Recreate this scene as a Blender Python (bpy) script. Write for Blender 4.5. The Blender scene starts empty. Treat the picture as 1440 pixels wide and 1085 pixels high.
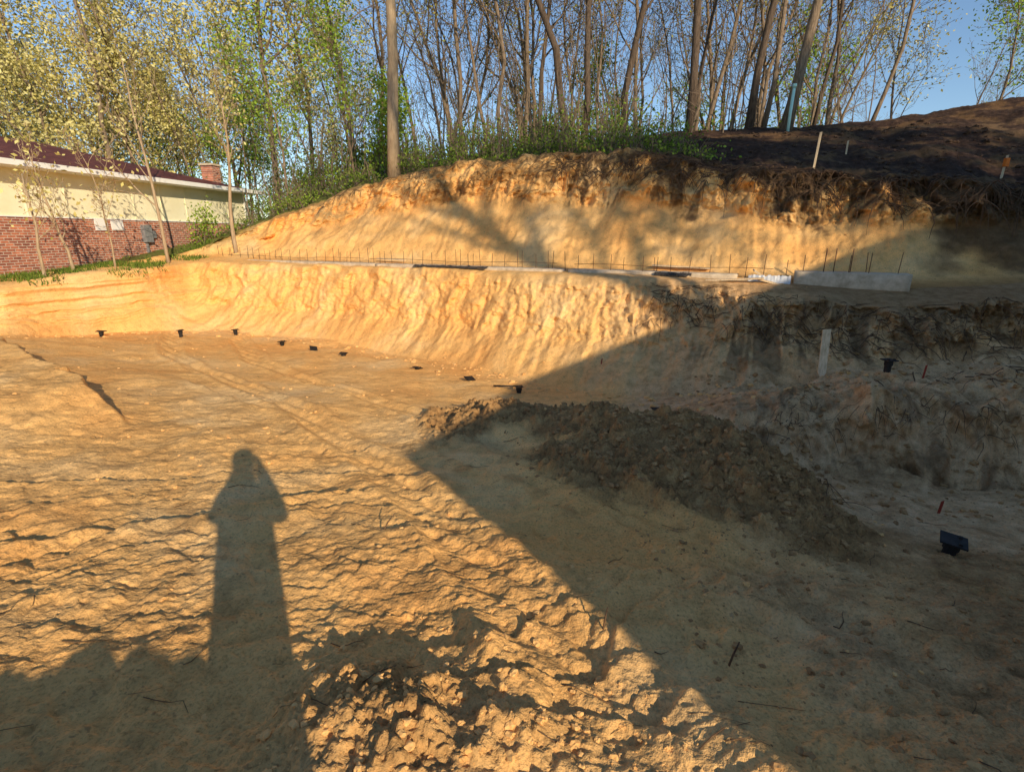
import bpy, bmesh, math, random, time
import numpy as np
from mathutils import Vector, Matrix
T0=time.time()
scn=bpy.context.scene
COL=scn.collection
random.seed(5); RS=np.random.RandomState(7)
SUN=Vector((-0.4489,0.8154,-0.3656)).normalized()

# ------------------------------------------------------------ noise
def _h(ix,iy,s):
    n=(ix*374761393+iy*668265263+s*974711)&0xffffffff
    n=((n^(n>>13))*1274126177)&0xffffffff
    n=n^(n>>16)
    return (n&0xffff)/65535.0
def vn(x,y,s=0):
    ix=np.floor(x).astype(np.int64); iy=np.floor(y).astype(np.int64)
    fx=x-ix; fy=y-iy
    fx=fx*fx*fx*(fx*(fx*6-15)+10); fy=fy*fy*fy*(fy*(fy*6-15)+10)
    a=_h(ix,iy,s);b=_h(ix+1,iy,s);c=_h(ix,iy+1,s);d=_h(ix+1,iy+1,s)
    return (a+(b-a)*fx)*(1-fy)+(c+(d-c)*fx)*fy-0.5
def fbm(x,y,s=0,o=4,g=.5):
    r=0;a=1
    for i in range(o):
        r=r+a*vn(x,y,s+i*17); x,y=(x*1.6+y*1.2)*1.0+3.1,(y*1.6-x*1.2)+7.7; a*=g
    return r
def sst(a,b,x):
    t=np.clip((x-a)/(b-a),0,1); return t*t*(3-2*t)

# ------------------------------------------------------------ materials
def newmat(name):
    m=bpy.data.materials.new(name); m.use_nodes=True
    nt=m.node_tree; b=nt.nodes['Principled BSDF']
    b.inputs['Roughness'].default_value=.9
    b.inputs['Specular IOR Level'].default_value=.2
    return m,nt,b
def N(nt,t,**k):
    n=nt.nodes.new(t)
    for a,v in k.items():
        if a in n.bl_rna.properties: setattr(n,a,v)
        else: n.inputs[a].default_value=v
    return n
def mixc(nt,f,a,b,mode='MIX'):
    m=nt.nodes.new('ShaderNodeMix'); m.data_type='RGBA'; m.blend_type=mode
    for i,v in ((0,f),(6,a),(7,b)):
        if isinstance(v,(int,float)): m.inputs[i].default_value=v
        elif isinstance(v,tuple): m.inputs[i].default_value=(*v,1)
        else: nt.links.new(v,m.inputs[i])
    return m.outputs[2]
def ramp(nt,f,stops):
    r=nt.nodes.new('ShaderNodeValToRGB'); e=r.color_ramp.elements
    while len(e)<len(stops): e.new(.5)
    for i,(p,c) in enumerate(stops):
        e[i].position=p; e[i].color=(*c,1) if isinstance(c,tuple) else (c,c,c,1)
    nt.links.new(f,r.inputs[0]); return r.outputs[0]
def noise(nt,vec,scale,detail=4,rough=.55,dist=0):
    n=N(nt,'ShaderNodeTexNoise'); n.inputs['Scale'].default_value=scale; n.inputs['Detail'].default_value=detail
    n.inputs['Roughness'].default_value=rough; n.inputs['Distortion'].default_value=dist
    nt.links.new(vec,n.inputs['Vector']); return n.outputs[0]
def simple(name,c1,c2,scale=8,rough=.85,bump=.3,bd=.01,stretch=(1,1,1),detail=4,metal=0):
    m,nt,b=newmat(name)
    g=N(nt,'ShaderNodeNewGeometry'); mp=N(nt,'ShaderNodeMapping'); mp.inputs['Scale'].default_value=stretch
    nt.links.new(g.outputs['Position'],mp.inputs[0])
    n=noise(nt,mp.outputs[0],scale,detail,.65)
    r=ramp(nt,n,[(.3,c1),(.7,c2)])
    nt.links.new(r,b.inputs['Base Color']); b.inputs['Roughness'].default_value=rough; b.inputs['Metallic'].default_value=metal
    if bump>.15:
        bp=N(nt,'ShaderNodeBump'); bp.inputs['Strength'].default_value=bump; bp.inputs['Distance'].default_value=bd
        nt.links.new(n,bp.inputs['Height']); nt.links.new(bp.outputs[0],b.inputs['Normal'])
    return m

def ground_material():
    m,nt,b=newmat('sand_and_soil')
    g=N(nt,'ShaderNodeNewGeometry'); pos=g.outputs['Position']
    at=N(nt,'ShaderNodeAttribute'); at.attribute_name='mask'
    sep=N(nt,'ShaderNodeSeparateColor'); nt.links.new(at.outputs['Color'],sep.inputs[0])
    top,clod,grs=sep.outputs[0],sep.outputs[1],sep.outputs[2]; shade_tint=at.outputs['Alpha']
    n1=noise(nt,pos,.55,3,.6,.4); n2=noise(nt,pos,6,5,.72); n3=noise(nt,pos,60,3,.75)
    sand=ramp(nt,n1,[(.3,(.92,.465,.145)),(.5,(.95,.54,.19)),(.7,(.95,.62,.28))])
    v=ramp(nt,n2,[(.25,.68),(.5,.98),(.75,1.08)])
    sand=mixc(nt,1.0,sand,v,'MULTIPLY')
    v3=ramp(nt,n3,[(.3,.62),(.5,1.0),(.75,1.1)])
    sand=mixc(nt,1.0,sand,v3,'MULTIPLY')
    vo=noise(nt,pos,24,2)
    fl=ramp(nt,vo,[(.64,0.0),(.72,.6)])
    sand=mixc(nt,fl,sand,(.18,.10,.05))
    grey=ramp(nt,n2,[(.3,(.33,.19,.095)),(.5,(.62,.40,.215)),(.72,(.88,.60,.35))])  # shadow tone painted into the sand colour on the right side
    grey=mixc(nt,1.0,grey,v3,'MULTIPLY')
    c=mixc(nt,shade_tint,sand,grey)
    cl=ramp(nt,n2,[(.3,(.20,.10,.04)),(.55,(.44,.245,.095)),(.75,(.66,.41,.17))])
    cl=mixc(nt,1.0,cl,v3,'MULTIPLY')
    c=mixc(nt,clod,c,cl)
    ts=ramp(nt,n2,[(.3,(.022,.013,.009)),(.55,(.065,.038,.026)),(.78,(.17,.105,.065))])
    c=mixc(nt,top,c,ts)
    gr=ramp(nt,n2,[(.35,(.14,.10,.04)),(.55,(.12,.14,.035)),(.7,(.20,.22,.05))])
    c=mixc(nt,grs,c,gr)
    nt.links.new(c,b.inputs['Base Color'])
    b.inputs['Roughness'].default_value=.95; b.inputs['Specular IOR Level'].default_value=.1
    def mth(op,a,bb):
        q=N(nt,'ShaderNodeMath'); q.operation=op
        for i,vv in ((0,a),(1,bb)):
            if isinstance(vv,(int,float)): q.inputs[i].default_value=vv
            else: nt.links.new(vv,q.inputs[i])
        return q.outputs[0]
    h=mth('ADD',mth('MULTIPLY',noise(nt,pos,12,6,.7),.036),mth('MULTIPLY',noise(nt,pos,60,2,.7),.012))
    bp=N(nt,'ShaderNodeBump'); bp.inputs['Distance'].default_value=1.0
    nt.links.new(mth('ADD',.75,mth('MULTIPLY',shade_tint,.35)),bp.inputs['Strength'])
    nt.links.new(h,bp.inputs['Height']); nt.links.new(bp.outputs[0],b.inputs['Normal'])
    return m
M_ground=ground_material()

# ------------------------------------------------------------ terrain control sections (world metres, eye at z=0)
K=[]
K.append([(-6,-3.4,-1.7),(6,-3.4,-1.7)])
K.append([(-6,-1.0,-1.65),(6,-1.0,-1.65)])
K.append([(-6,1.2,-1.7),(0,1.2,-1.72),(6,1.2,-1.95)])
K.append([(-6,3,-1.9),(0,3,-2.0),(2,3,-2.25),(5,3,-2.4)])
K.append([(-6.53,6.22,-2.0),(-4.03,6.52,-2.3),(-1.06,5.89,-2.45),(1.48,5.4,-2.6),(2.87,4.85,-2.75),(4.22,5.17,-2.75),(5.63,5.07,-2.7)])
k4b=[(-8.32,8.07,-2.05),(-5.88,9.75,-2.55),(-1.44,8.24,-2.65),(1.88,7.03,-2.7),(3.39,6.84,-2.12),(5.04,6.43,-1.92),(6.1,5.79,-1.87)]
K.append(k4b)
k5=[(-11.53,11.39,-2.15),(-11.2,13.98,-2.6),(-9.25,15.69,-2.85),(-5.52,14.49,-2.9),(-2.07,12.12,-2.9),(-0.3,10.6,-2.85),(1.09,9.37,-2.8),(2.44,8.35,-2.75),(3.88,7.9,-2.3),(5.4,7.84,-2.05),(8.39,8.19,-1.9)]
k7=[(-15.35,11,-1.01),(-12.13,12.3,-1.16),(-11.42,14,-.98),(-10.94,15.5,-.97),(-10.83,17.8,-.87),(-7.19,16.6,-.9),(-3.21,14.8,-.9),(.09,12.7,-.89),(2.04,11.5,-.89),(3.54,10.8,-.93),(4.89,9.9,-1.02),(6.05,9.1,-1.2),(7.15,8.9,-1.18),(8.74,8.8,-1.05)]
k8=[(-16.72,12,-1.02),(-13.06,13.3,-1.08),(-12.21,15,-.94),(-11.61,16.5,-.9),(-11.52,19,-.73),(-7.72,17.9,-.75),(-3.5,16.2,-.78),(.1,14.2,-.78),(2.29,13,-.78),(3.97,12.2,-.8),(5.52,11.3,-.82),(6.92,10.6,-.85),(8.05,10.2,-.8),(9.78,10,-.65)]
k9=[(-18.09,13,-1.05),(-14.02,14.3,-1.08),(-13.01,16,-.91),(-12.29,17.5,-.81),(-11.86,19.6,-.6),(-9.82,19.6,-.2),(-7.39,19.2,.25),(-3.77,17.9,.68),(-.43,16.3,.82),(1.6,15.2,.77),(4.36,13.8,.52),(6.02,12.6,.16),(7.4,11.6,.08),(8.58,11.1,0),(10.36,10.8,0)]
k10=[(-19.47,14,-1.1),(-14.7,15,-1.09),(-13.81,17,-.93),(-12.98,18.5,-.79),(-12.2,20.2,-.52),(-10.12,20.3,.13),(-7.62,20,.96),(-5.55,19.4,1.58),(-3.91,18.9,1.95),(-2.35,18.3,2.21),(-.45,17.4,2.31),(1.68,16.4,2.31),(3.56,15.5,2.2),(4.55,14.8,1.96),(5.85,13.8,1.67),(7.15,12.9,1.44),(8.36,12.2,1.24),(9.62,11.8,1.17),(10.74,11.5,1.03)]
k12=[(-30.5,22,-1.64),(-23.5,24,-1.69),(-16.25,27,-.34),(-13.43,27,.42),(-10.26,27,1.53),(-5.36,26,2.96),(-.64,25,3.61),(5.24,23,3.86),(7.77,22,3.94),(10.05,21,3.91),(13.44,21,4.12),(15.62,20.5,4.37),(17.87,20,4.65),(23.76,18,5.07)]
K+= [k5,None,k7,k8,k9,k10,None,k12,None,None]
mm=np.concatenate([np.linspace(-3,-.95,40)[:-1],np.linspace(-.95,.95,1050),np.linspace(.95,3,40)[1:]])
def sect(k):
    a=np.array(k,float); m=a[:,0]/(a[:,1]+4); o=np.argsort(m)
    y=np.interp(mm,m[o],a[o,1]); z=np.interp(mm,m[o],a[o,2])
    def sm(q):
        w=np.hanning(25); w/=w.sum(); return np.convolve(np.pad(q,12,'edge'),w,'valid')
    return sm(y),sm(z)
Y=[];Z=[]
for k in K:
    if k is None: Y.append(None);Z.append(None)
    else:
        y,z=sect(k); Y.append(y);Z.append(z)
Y[7]=Y[6]+.60*(Y[8]-Y[6]); Z[7]=Z[6]+.34*(Z[8]-Z[6])
Y[12]=Y[11]+.7; Z[12]=Z[11]+.10
Y[14]=Y[13]+12; Z[14]=Z[13]-.6*sst(.2,.6,mm)
Y[15]=Y[13]+260; Z[15]=Z[13]-3
nseg=[8,60,210,165,100,85,55,80,26,55,100,14,60,20,8]
tt=np.concatenate([np.linspace(i,i+1,n,endpoint=False) for i,n in enumerate(nseg)]+[[15.0]])
Yk=np.array(Y);Zk=np.array(Z)
i0=np.minimum(tt.astype(int),14); fr=(tt-i0)[:,None]
rgt=sst(.24,.32,mm)[None,:]
is4=(i0==4)[:,None]
frz=np.where(is4,fr*(1-rgt)+rgt*sst(.5,.95,fr),fr)
YY=Yk[i0]*(1-fr)+Yk[i0+1]*fr; ZZ=Zk[i0]*(1-frz)+Zk[i0+1]*frz
def smr(A,n):
    w=np.hanning(n+2)[1:-1]; w/=w.sum(); h=n//2
    P=np.concatenate([np.repeat(A[:1],h,0),A,np.repeat(A[-1:],h,0)],0)
    R=np.zeros_like(A)
    for i,c in enumerate(w): R+=c*P[i:i+A.shape[0]]
    return R
YY=smr(YY,7);ZZ=smr(ZZ,7)
TT=np.repeat(tt[:,None],len(mm),1)
XX=mm[None,:]*(YY+4)
wfloor=sst(1.2,2.0,TT)*(1-sst(5.8,6.3,TT))
ZZ+=.10*fbm(XX*.7,YY*.7,1,3)*sst(1.5,2.5,TT)*(1-.6*sst(7,8,TT))
# berm behind the photographer
bx=sst(-6,-3.6,XX)*(1-sst(.42,.85,XX+.25*fbm(YY*2,XX*2,5,2)))
ZZ+=bx*(1.20+.07*np.clip(XX,-2,1)+.34*fbm(XX*1.7+3,YY*1.7,9,5,.6))*np.exp(-((YY+1.15)/.42)**2)
# spoil pile of dark clods
cm=np.zeros_like(XX)
for (cx,cy,s,hh) in [(-.6,6.7,.7,.12),(.1,6.9,.8,.22),(.94,6.3,.8,.30),(1.4,5.7,.7,.34),(2.15,5.5,.65,.42),(2.6,4.9,.6,.40),(1.9,4.3,.7,.30),(2.45,3.95,.55,.22),(1.0,4.9,.8,.18)]:
    g=np.exp(-((XX-cx)**2+(YY-cy)**2)/(s*s)); ZZ+=hh*g; cm=np.maximum(cm,g)
cn=fbm(XX*1.3,YY*1.3,33,4)
clod=sst(.16,.48,cm+.38*cn)*(TT<6)
def seg_sd(ax,ay,bx_,by):
    dx,dy=bx_-ax,by-ay; L=math.hypot(dx,dy); u=((XX-ax)*dx+(YY-ay)*dy)/(L*L)
    d=((XX-ax)*(-dy)+(YY-ay)*dx)/L
    return u,d
for (a,b_,hh,w) in [((-10.5,10.2),(-5.0,5.9),.32,1.3),((-6.0,8.6),(-1.6,5.2),.05,.6),((-4.6,3.6),(-.7,4.6),.06,.5),((-1.6,6.2),(.6,3.6),.04,.4),((-3.6,2.5),(-1.2,3.9),.05,.4)]:
    u,d=seg_sd(*a,*b_); d=-d+.25*fbm(XX*1.2,YY*1.2,44,3)
    ends=sst(-.1,.12,u)*(1-sst(.88,1.1,u))
    ZZ+=hh*ends*np.exp(-np.clip(d,0,None)/w)*sst(-.10,.0,d)*wfloor
for off in (-.9,.9):
    px=np.interp(YY,[1,3,5,7,9,11,14],[1.6,.6,-.6,-2.2,-4.4,-6.6,-8.5])+off
    d=np.abs(XX-px+.12*fbm(XX,YY,55,2)); g=np.exp(-(d/.22)**4)
    ZZ-=g*wfloor*(.025+.018*np.sin((YY*1.0+XX*.8)*22))*(1-clod)
    ZZ+=.03*np.exp(-((d-.33)/.09)**2)*wfloor
near=sst(9.5,1.5,YY)
wx=XX+.25*fbm(XX*1.5,YY*1.5,61,2); wy=YY+.25*fbm(XX*1.5,YY*1.5,62,2)
gg=wfloor+ (TT<=2)*.8*(1-wfloor)
b1=np.clip(fbm(wx*2.4,wy*4.0,63,5)*1.5,-.5,.8)
ZZ+=gg*(.012+.010*near)*b1
pits=sst(.12,.30,fbm(wx*3.0,wy*3.4,71,4)); ZZ-=gg*.018*near*pits
ZZ+=gg*.019*fbm(XX*9,YY*9,72,5,.70)*(.35+near*.8)
for (ang,sp_,amp,sd,th) in ((-.32,.60,.036,85,.06),(-.15,.23,.012,86,.02),(.25,.38,.017,87,.1)):
    s=(YY*math.cos(ang)+XX*math.sin(ang))/sp_+1.6*fbm(XX*.9,YY*.9,sd,5)
    f=s-np.floor(s); saw=f*sst(1.0,.92,f)-.45
    msk=sst(th-.10,th+.2,fbm(XX*.8+sd,YY*1.1,sd+5,4))
    ZZ+=gg*amp*saw*msk*(.30+.70*near)*(1-.7*clod)
rel=sst(-.1,.35,fbm(XX*.5+9,YY*.5,80,2))
ZZ+=gg*rel*.018*near*np.maximum(fbm(wx*5,wy*5,81,5,.68),-.05)
# loose heap at the viewer's feet
nbn=fbm(XX*2.2,YY*2.2,90,3)
nb=np.exp(-(((XX+.42)/.50)**4+((YY-1.58+.3*nbn)/.34)**4)); ZZ+=nb*(.09+.09*np.maximum(fbm(XX*5.5,YY*5.5,91,6,.68),-.3))
nb2=np.exp(-(((XX-.15)/.5)**2+((YY-1.35)/.3)**2)); ZZ+=nb2*(.02+.04*fbm(XX*5.5,YY*5.5,92,5,.68))
clod_rel=.15*np.maximum(fbm(XX*3.2,YY*3.2,82,6,.68),-.2)+.08*np.maximum(fbm(XX*9,YY*9,83,4,.7),-.1)
ZZ+=clod*clod_rel
def bell(a,b,c,d): return sst(a,b,TT)*(1-sst(c,d,TT))
lat=XX*.9-YY*.35
wb1=bell(6.2,7.1,7.85,8.02); wb2=bell(10.0,10.3,10.9,11.02)*sst(-.75,-.5,mm)[None,:]
warp=.45*fbm(lat*1.2,ZZ*1.8,101,3)
gl=np.abs(vn(lat*.9+warp,ZZ*.3,102))*2; gl2=np.abs(vn(lat*3.5+warp*3,ZZ*.8,103))*2; gl3=fbm(lat*10+warp*3,ZZ*2.0,104,4,.6)
blk=fbm(lat*2.6,ZZ*3.2,114,5,.62)
rsf=sst(.1,.35,mm)[None,:]
ero=(.30*(gl-.5)+.12*(gl2-.5)+.09*gl3+.20*blk)
YY+=wb1*ero*(.75+.85*rsf)
YY+=wb2*(ero*1.5+.45*fbm(lat*.8,ZZ*.8,105,3))
wt=bell(5.9,6.3,7.2,7.8)+bell(9,9.2,10.2,10.5)
ZZ+=wt*(.05*fbm(lat*3,YY*3,106,5)+.05*fbm(lat*6,ZZ*.8,107,2))
wr=bell(3.9,4.5,7.6,8)*rgt
ZZ+=wr*(.19*fbm(XX*1.5,YY*1.5,117,6,.60)-.10*sst(.25,.0,np.abs(vn(XX*1.6+.3*nbn,YY*.7,118))*2))
hi=sst(9.1,9.5,TT)*(1-sst(10.4,11,TT)); ZZ+=hi*.26*fbm(lat*.9+5,YY*.9,108,5)
re=bell(10.6,11,12,12.6); ZZ+=re*.20*fbm(lat*1.8,YY*.5,109,5,.6)*sst(-.75,-.45,mm)[None,:]
te=bell(7.6,8,8.05,8.4); ZZ+=te*.07*fbm(lat*2.2,YY*.3,110,4); YY+=te*.26*fbm(lat*1.4,YY*.2,111,4,.6)
bn=bell(4.3,4.6,5,5.4)*rgt; YY+=bn*(.55*fbm(lat*1.5,ZZ,112,5,.6)+.22*(np.abs(vn(lat*2.3+warp,ZZ*.5,116))*2-.5)); ZZ+=bn*.10*fbm(lat*3,YY*2,113,4)
hs=sst(11.5,12.5,TT); ZZ+=hs*(.16*fbm(XX*.8,YY*.8,115,5,.6))
XX=mm[None,:]*(YY+4)
# masks
nz=fbm(XX*1.2,YY*1.2+ZZ,120,4); nzf=fbm(XX*4,YY*4+ZZ*4,121,4)
strk=fbm(lat*4.5+warp*2,ZZ*1.1,122,4,.6)
right=sst(1.5,4.5,XX)
top=sst(10.75,11.0,TT+.25*nzf)*(.6+.4*right)*sst(-11,-7,XX)*(1-.3*sst(.0,.4,nz)*(TT>11))
top=np.maximum(top,right*sst(10.1,10.75,TT+.9*nz+.5*nzf+.5*strk)*.9)
top=np.maximum(top,sst(8.2,9.6,XX+1.2*nz)*sst(8.3,9.3,TT+.5*nzf)*.85)
top=np.maximum(top,.55*sst(4.0,7.0,XX+2*nz)*bell(6.8,7.6,8.6,9.2))
top=np.maximum(top,.58*sst(2.2,4.2,XX)*sst(.03,.28,strk+.35*nz)*bell(5.9,6.6,7.9,8.1))  # soil streaks on the lower right wall, also darkening painted for missing occlusion
top=np.maximum(top,.75*sst(-3,1.5,XX)*sst(.08,.30,strk+.3*nz)*bell(9.9,10.2,10.9,11))
top=np.maximum(top,.45*sst(2.6,3.6,XX)*sst(.02,.3,strk+.6*nz+.3*nzf)*bell(4.1,4.5,5.0,5.2))
top=np.maximum(top,bell(10,10.2,10.7,11)*sst(.08,.3,nz+.4*nzf)*.55*sst(-4,-2,XX))
grs=np.maximum(sst(9.9,10.6,TT+.5*nz)*sst(-9.2,-11,XX), sst(11.2,11.8,TT+.6*nz)*(1-sst(2.5,4.5,XX+nz*2)))
top=np.clip(top*(1-grs),0,1)
shade_tint=np.clip(.8*sst(.6,3.2,XX+1.2*nz)*(TT<8.6)*(1-.3*sst(5.8,6.5,TT)),0,1)  # tints the sand where the right side lies in shade; not dampness
clodm=np.clip(clod*.95+.8*sst(.8,2.4,XX-.2*(YY)+1.0*nz+.6*nzf)*(1-sst(3.2,4.0,YY+nz))*(YY>-1),0,1)
clodm=np.maximum(clodm,.4*sst(.14,.4,nzf+.3*nz)*gg*sst(14,3,YY))
clodm=np.maximum(clodm,.30*sst(4.0,1.2,YY+nz)*gg)
clodm=np.maximum(clodm,.70*nb)
clodm=np.maximum(clodm,.5*rgt*sst(.0,.3,nz+.5*nzf)*bell(3.9,4.2,6.8,7.3))
nR,nC=XX.shape
co=np.stack([XX,YY,ZZ],-1).reshape(-1,3).astype(np.float32)
def mk_grid(name,co,nR,nC,mat,mask=None):
    me=bpy.data.meshes.new(name); me.vertices.add(nR*nC); me.vertices.foreach_set('co',co.ravel())
    i=np.arange(nR*nC).reshape(nR,nC)
    q=np.stack([i[:-1,:-1],i[:-1,1:],i[1:,1:],i[1:,:-1]],-1).reshape(-1).astype(np.int32)
    nf=(nR-1)*(nC-1); me.loops.add(nf*4); me.loops.foreach_set('vertex_index',q)
    me.polygons.add(nf); me.polygons.foreach_set('loop_start',np.arange(nf,dtype=np.int32)*4)
    me.polygons.foreach_set('use_smooth',np.ones(nf,bool))
    if mask is not None:
        a=me.color_attributes.new('mask','FLOAT_COLOR','POINT'); a.data.foreach_set('color',mask.astype(np.float32).ravel())
    me.update(calc_edges=True); me.materials.append(mat)
    o=bpy.data.objects.new(name,me); COL.objects.link(o); return o
mask=np.stack([top,clodm,grs,shade_tint],-1)
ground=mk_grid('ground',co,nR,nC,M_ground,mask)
bpy.context.view_layer.update()
print('terrain',time.time()-T0)
def gz(x,y,default=-1.7):
    h,l,n,i=ground.ray_cast(Vector((x,y,60)),Vector((0,0,-1)))
    return l.z if h else default
xs=np.linspace(-250,250,120); ys=np.linspace(-260,-3.3,60)
gx,gy=np.meshgrid(xs,ys); gzz=-1.72+.05*fbm(gx*.4,gy*.4,130,2)
mk=np.zeros(gx.shape+(4,)); mk[...,2]=.9
mk_grid('lawn',np.stack([gx,gy,gzz],-1).reshape(-1,3).astype(np.float32),60,120,M_ground,mk)

# ------------------------------------------------------------ mesh collector
class MB:
    def __init__(s): s.v=[];s.q=[];s.t=[];s.qm=[];s.tm=[];s.n=0
    def add(s,v,q=None,t=None,m=0):
        if q is not None and len(q): s.q.append(np.asarray(q)+s.n); s.qm.append(np.full(len(q),m))
        if t is not None and len(t): s.t.append(np.asarray(t)+s.n); s.tm.append(np.full(len(t),m))
        s.v.append(np.asarray(v,np.float32)); s.n+=len(v)
    def arrays(s):
        v=np.concatenate(s.v); q=np.concatenate(s.q) if s.q else np.zeros((0,4),int); t=np.concatenate(s.t) if s.t else np.zeros((0,3),int)
        qm=np.concatenate(s.qm) if s.qm else np.zeros(0,int); tm=np.concatenate(s.tm) if s.tm else np.zeros(0,int)
        return v,q,t,qm,tm
    def obj(s,name,mats,smooth=True,parent=None,link=True):
        v,q,t,qm,tm=s.arrays()
        me=bpy.data.meshes.new(name); me.vertices.add(len(v)); me.vertices.foreach_set('co',v.ravel())
        li=np.concatenate([q.ravel(),t.ravel()]).astype(np.int32); me.loops.add(len(li)); me.loops.foreach_set('vertex_index',li)
        nf=len(q)+len(t); st=np.concatenate([np.arange(len(q))*4,len(q)*4+np.arange(len(t))*3]).astype(np.int32)
        me.polygons.add(nf); me.polygons.foreach_set('loop_start',st)
        me.polygons.foreach_set('material_index',np.concatenate([qm,tm]).astype(np.int32))
        me.polygons.foreach_set('use_smooth',np.full(nf,smooth))
        me.update(calc_edges=True)
        for m in mats: me.materials.append(m)
        o=bpy.data.objects.new(name,me)
        if link: COL.objects.link(o)
        if parent: o.parent=parent
        return o
def tube(mb,P,R,k=6,m=0,cap=True):
    P=np.asarray(P,float); R=np.asarray(R,float); n=len(P)
    D=np.gradient(P,axis=0); D/=np.linalg.norm(D,axis=1)[:,None]+1e-9
    ref=np.array([0,0,1.]) if abs(D[0,2])<.8 else np.array([1.,0,0])
    U=np.cross(D,ref); U/=np.linalg.norm(U,axis=1)[:,None]+1e-9; W=np.cross(D,U)
    a=np.arange(k)*2*math.pi/k
    V=P[:,None]+R[:,None,None]*(np.cos(a)[None,:,None]*U[:,None]+np.sin(a)[None,:,None]*W[:,None])
    i=np.arange(n*k).reshape(n,k); j=np.roll(i,-1,1)
    q=np.stack([i[:-1],j[:-1],j[1:],i[1:]],-1).reshape(-1,4)
    V=V.reshape(-1,3)
    if cap:
        V=np.concatenate([V,P[-1:],P[:1]]); c=n*k
        t=np.concatenate([np.stack([i[-1],j[-1],np.full(k,c)],-1),np.stack([j[0],i[0],np.full(k,c+1)],-1)])
        mb.add(V,q,t,m)
    else: mb.add(V,q,None,m)
def leaves(mb,C,size,m=1,rng=RS,flat=.0):
    n=len(C)
    if n==0: return
    a=rng.normal(size=(n,3)); a/=np.linalg.norm(a,axis=1)[:,None]
    b=rng.normal(size=(n,3)); b-=a*(a*b).sum(1)[:,None]; b/=np.linalg.norm(b,axis=1)[:,None]
    s=(size*(.6+.8*rng.rand(n)))[:,None]
    V=np.stack([C-a*s*.6,C+b*s*.32,C+a*s*.6,C-b*s*.32],1).reshape(-1,3)
    mb.add(V,np.arange(4*n).reshape(n,4),None,m)
BOXF=np.array([[0,3,2,1],[4,5,6,7],[0,1,5,4],[1,2,6,5],[2,3,7,6],[3,0,4,7]])
def box(mb,lo,hi,m=0,M=None):
    x0,y0,z0=lo;x1,y1,z1=hi
    v=np.array([[x0,y0,z0],[x1,y0,z0],[x1,y1,z0],[x0,y1,z0],[x0,y0,z1],[x1,y0,z1],[x1,y1,z1],[x0,y1,z1]],float)
    if M is not None: v=np.array([list(M@Vector(p)) for p in v])
    mb.add(v,BOXF,None,m)

# ------------------------------------------------------------ trees
def leafmat(name,stops,trans=.3):
    m,nt,b=newmat(name)
    g=N(nt,'ShaderNodeNewGeometry')
    r=ramp(nt,g.outputs['Random Per Island'],stops)
    d=N(nt,'ShaderNodeBsdfDiffuse'); nt.links.new(r,d.inputs[0])
    tr=N(nt,'ShaderNodeBsdfTranslucent'); nt.links.new(r,tr.inputs[0])
    mx=N(nt,'ShaderNodeMixShader'); mx.inputs[0].default_value=trans
    nt.links.new(d.outputs[0],mx.inputs[1]); nt.links.new(tr.outputs[0],mx.inputs[2])
    nt.links.new(mx.outputs[0],nt.nodes['Material Output'].inputs[0]); return m
L_yel=leafmat('spring_leaf_yellow',[(0,(.38,.32,.09)),(.5,(.66,.58,.20)),(1,(.88,.81,.40))])
L_grn=leafmat('spring_leaf_green',[(0,(.12,.19,.025)),(.5,(.27,.40,.05)),(1,(.45,.58,.09))])
L_dk=leafmat('understory_leaf',[(0,(.06,.09,.02)),(.5,(.13,.20,.035)),(1,(.26,.34,.06))])
L_brn=leafmat('bud_leaf',[(0,(.22,.17,.06)),(.5,(.36,.31,.10)),(1,(.42,.45,.13))])
B_brn=simple('bark_brown',(.10,.07,.045),(.34,.25,.17),7,.95,.8,.03,(3,3,.5))
B_tan=simple('bark_tan',(.28,.20,.12),(.50,.375,.24),9,.95,.7,.02,(3,3,.5))
B_dk=simple('bark_dark',(.045,.032,.023),(.17,.12,.085),7,.95,.8,.03,(3,3,.5))
def grow(mb,lp,P0,d,L,r,lev,maxlev,rng,up=.15,wob=.16,nch=(9,5,4),first=.25,kside=(8,6,4,3),spread=.8,minr=.006):
    n=(9,6,5,4)[min(lev,3)]
    P=[np.array(P0,float)];D=[];d=np.array(d,float);d/=np.linalg.norm(d)
    for i in range(n):
        D.append(d.copy()); P.append(P[-1]+d*L/n)
        d=d+rng.normal(size=3)*wob*(.75 if lev==0 else 1.3)+np.array([0,0,up*(.5 if lev==0 else 1)]); d/=np.linalg.norm(d)
    D.append(d); P=np.array(P); s=np.linspace(0,1,n+1)
    R=np.maximum(r*(1-s*(.72 if lev==0 else .85)),minr)
    if lev==0: R[0]*=1.2
    tube(mb,P,R,kside[min(lev,3)],0,cap=(lev==0))
    if lev>=maxlev-1: lp.append(P[1:])
    if lev<maxlev:
        c=nch[min(lev,len(nch)-1)]
        for j in range(c):
            f=first+(1-first)*((j+rng.rand()*.9)/c) if lev==0 else .2+.8*(j+rng.rand())/c
            f=min(f,.98); x=f*n; i=int(x); p=P[i]+(P[i+1]-P[i])*(x-i); dd=D[i]
            a=rng.normal(size=3); a-=dd*(a@dd); a/=np.linalg.norm(a)+1e-9
            sp=spread*(.6+.7*rng.rand())
            nd=dd*math.cos(sp)+a*math.sin(sp)
            if lev==0: nd[2]+=.15
            rr=max((R[i])*(.62 if lev else .55)*(.6+.5*rng.rand()),minr)
            ll=L*(.42 if lev==0 else .55)*(1-.45*f)*(.7+.6*rng.rand())
            grow(mb,lp,p,nd,ll,rr,lev+1,maxlev,rng,up,wob,nch,first,kside,spread,minr)
def leafcloud(lp,n,jit,rng):
    A=np.concatenate(lp); idx=rng.randint(0,len(A),n)
    return A[idx]+rng.normal(size=(n,3))*jit
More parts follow.
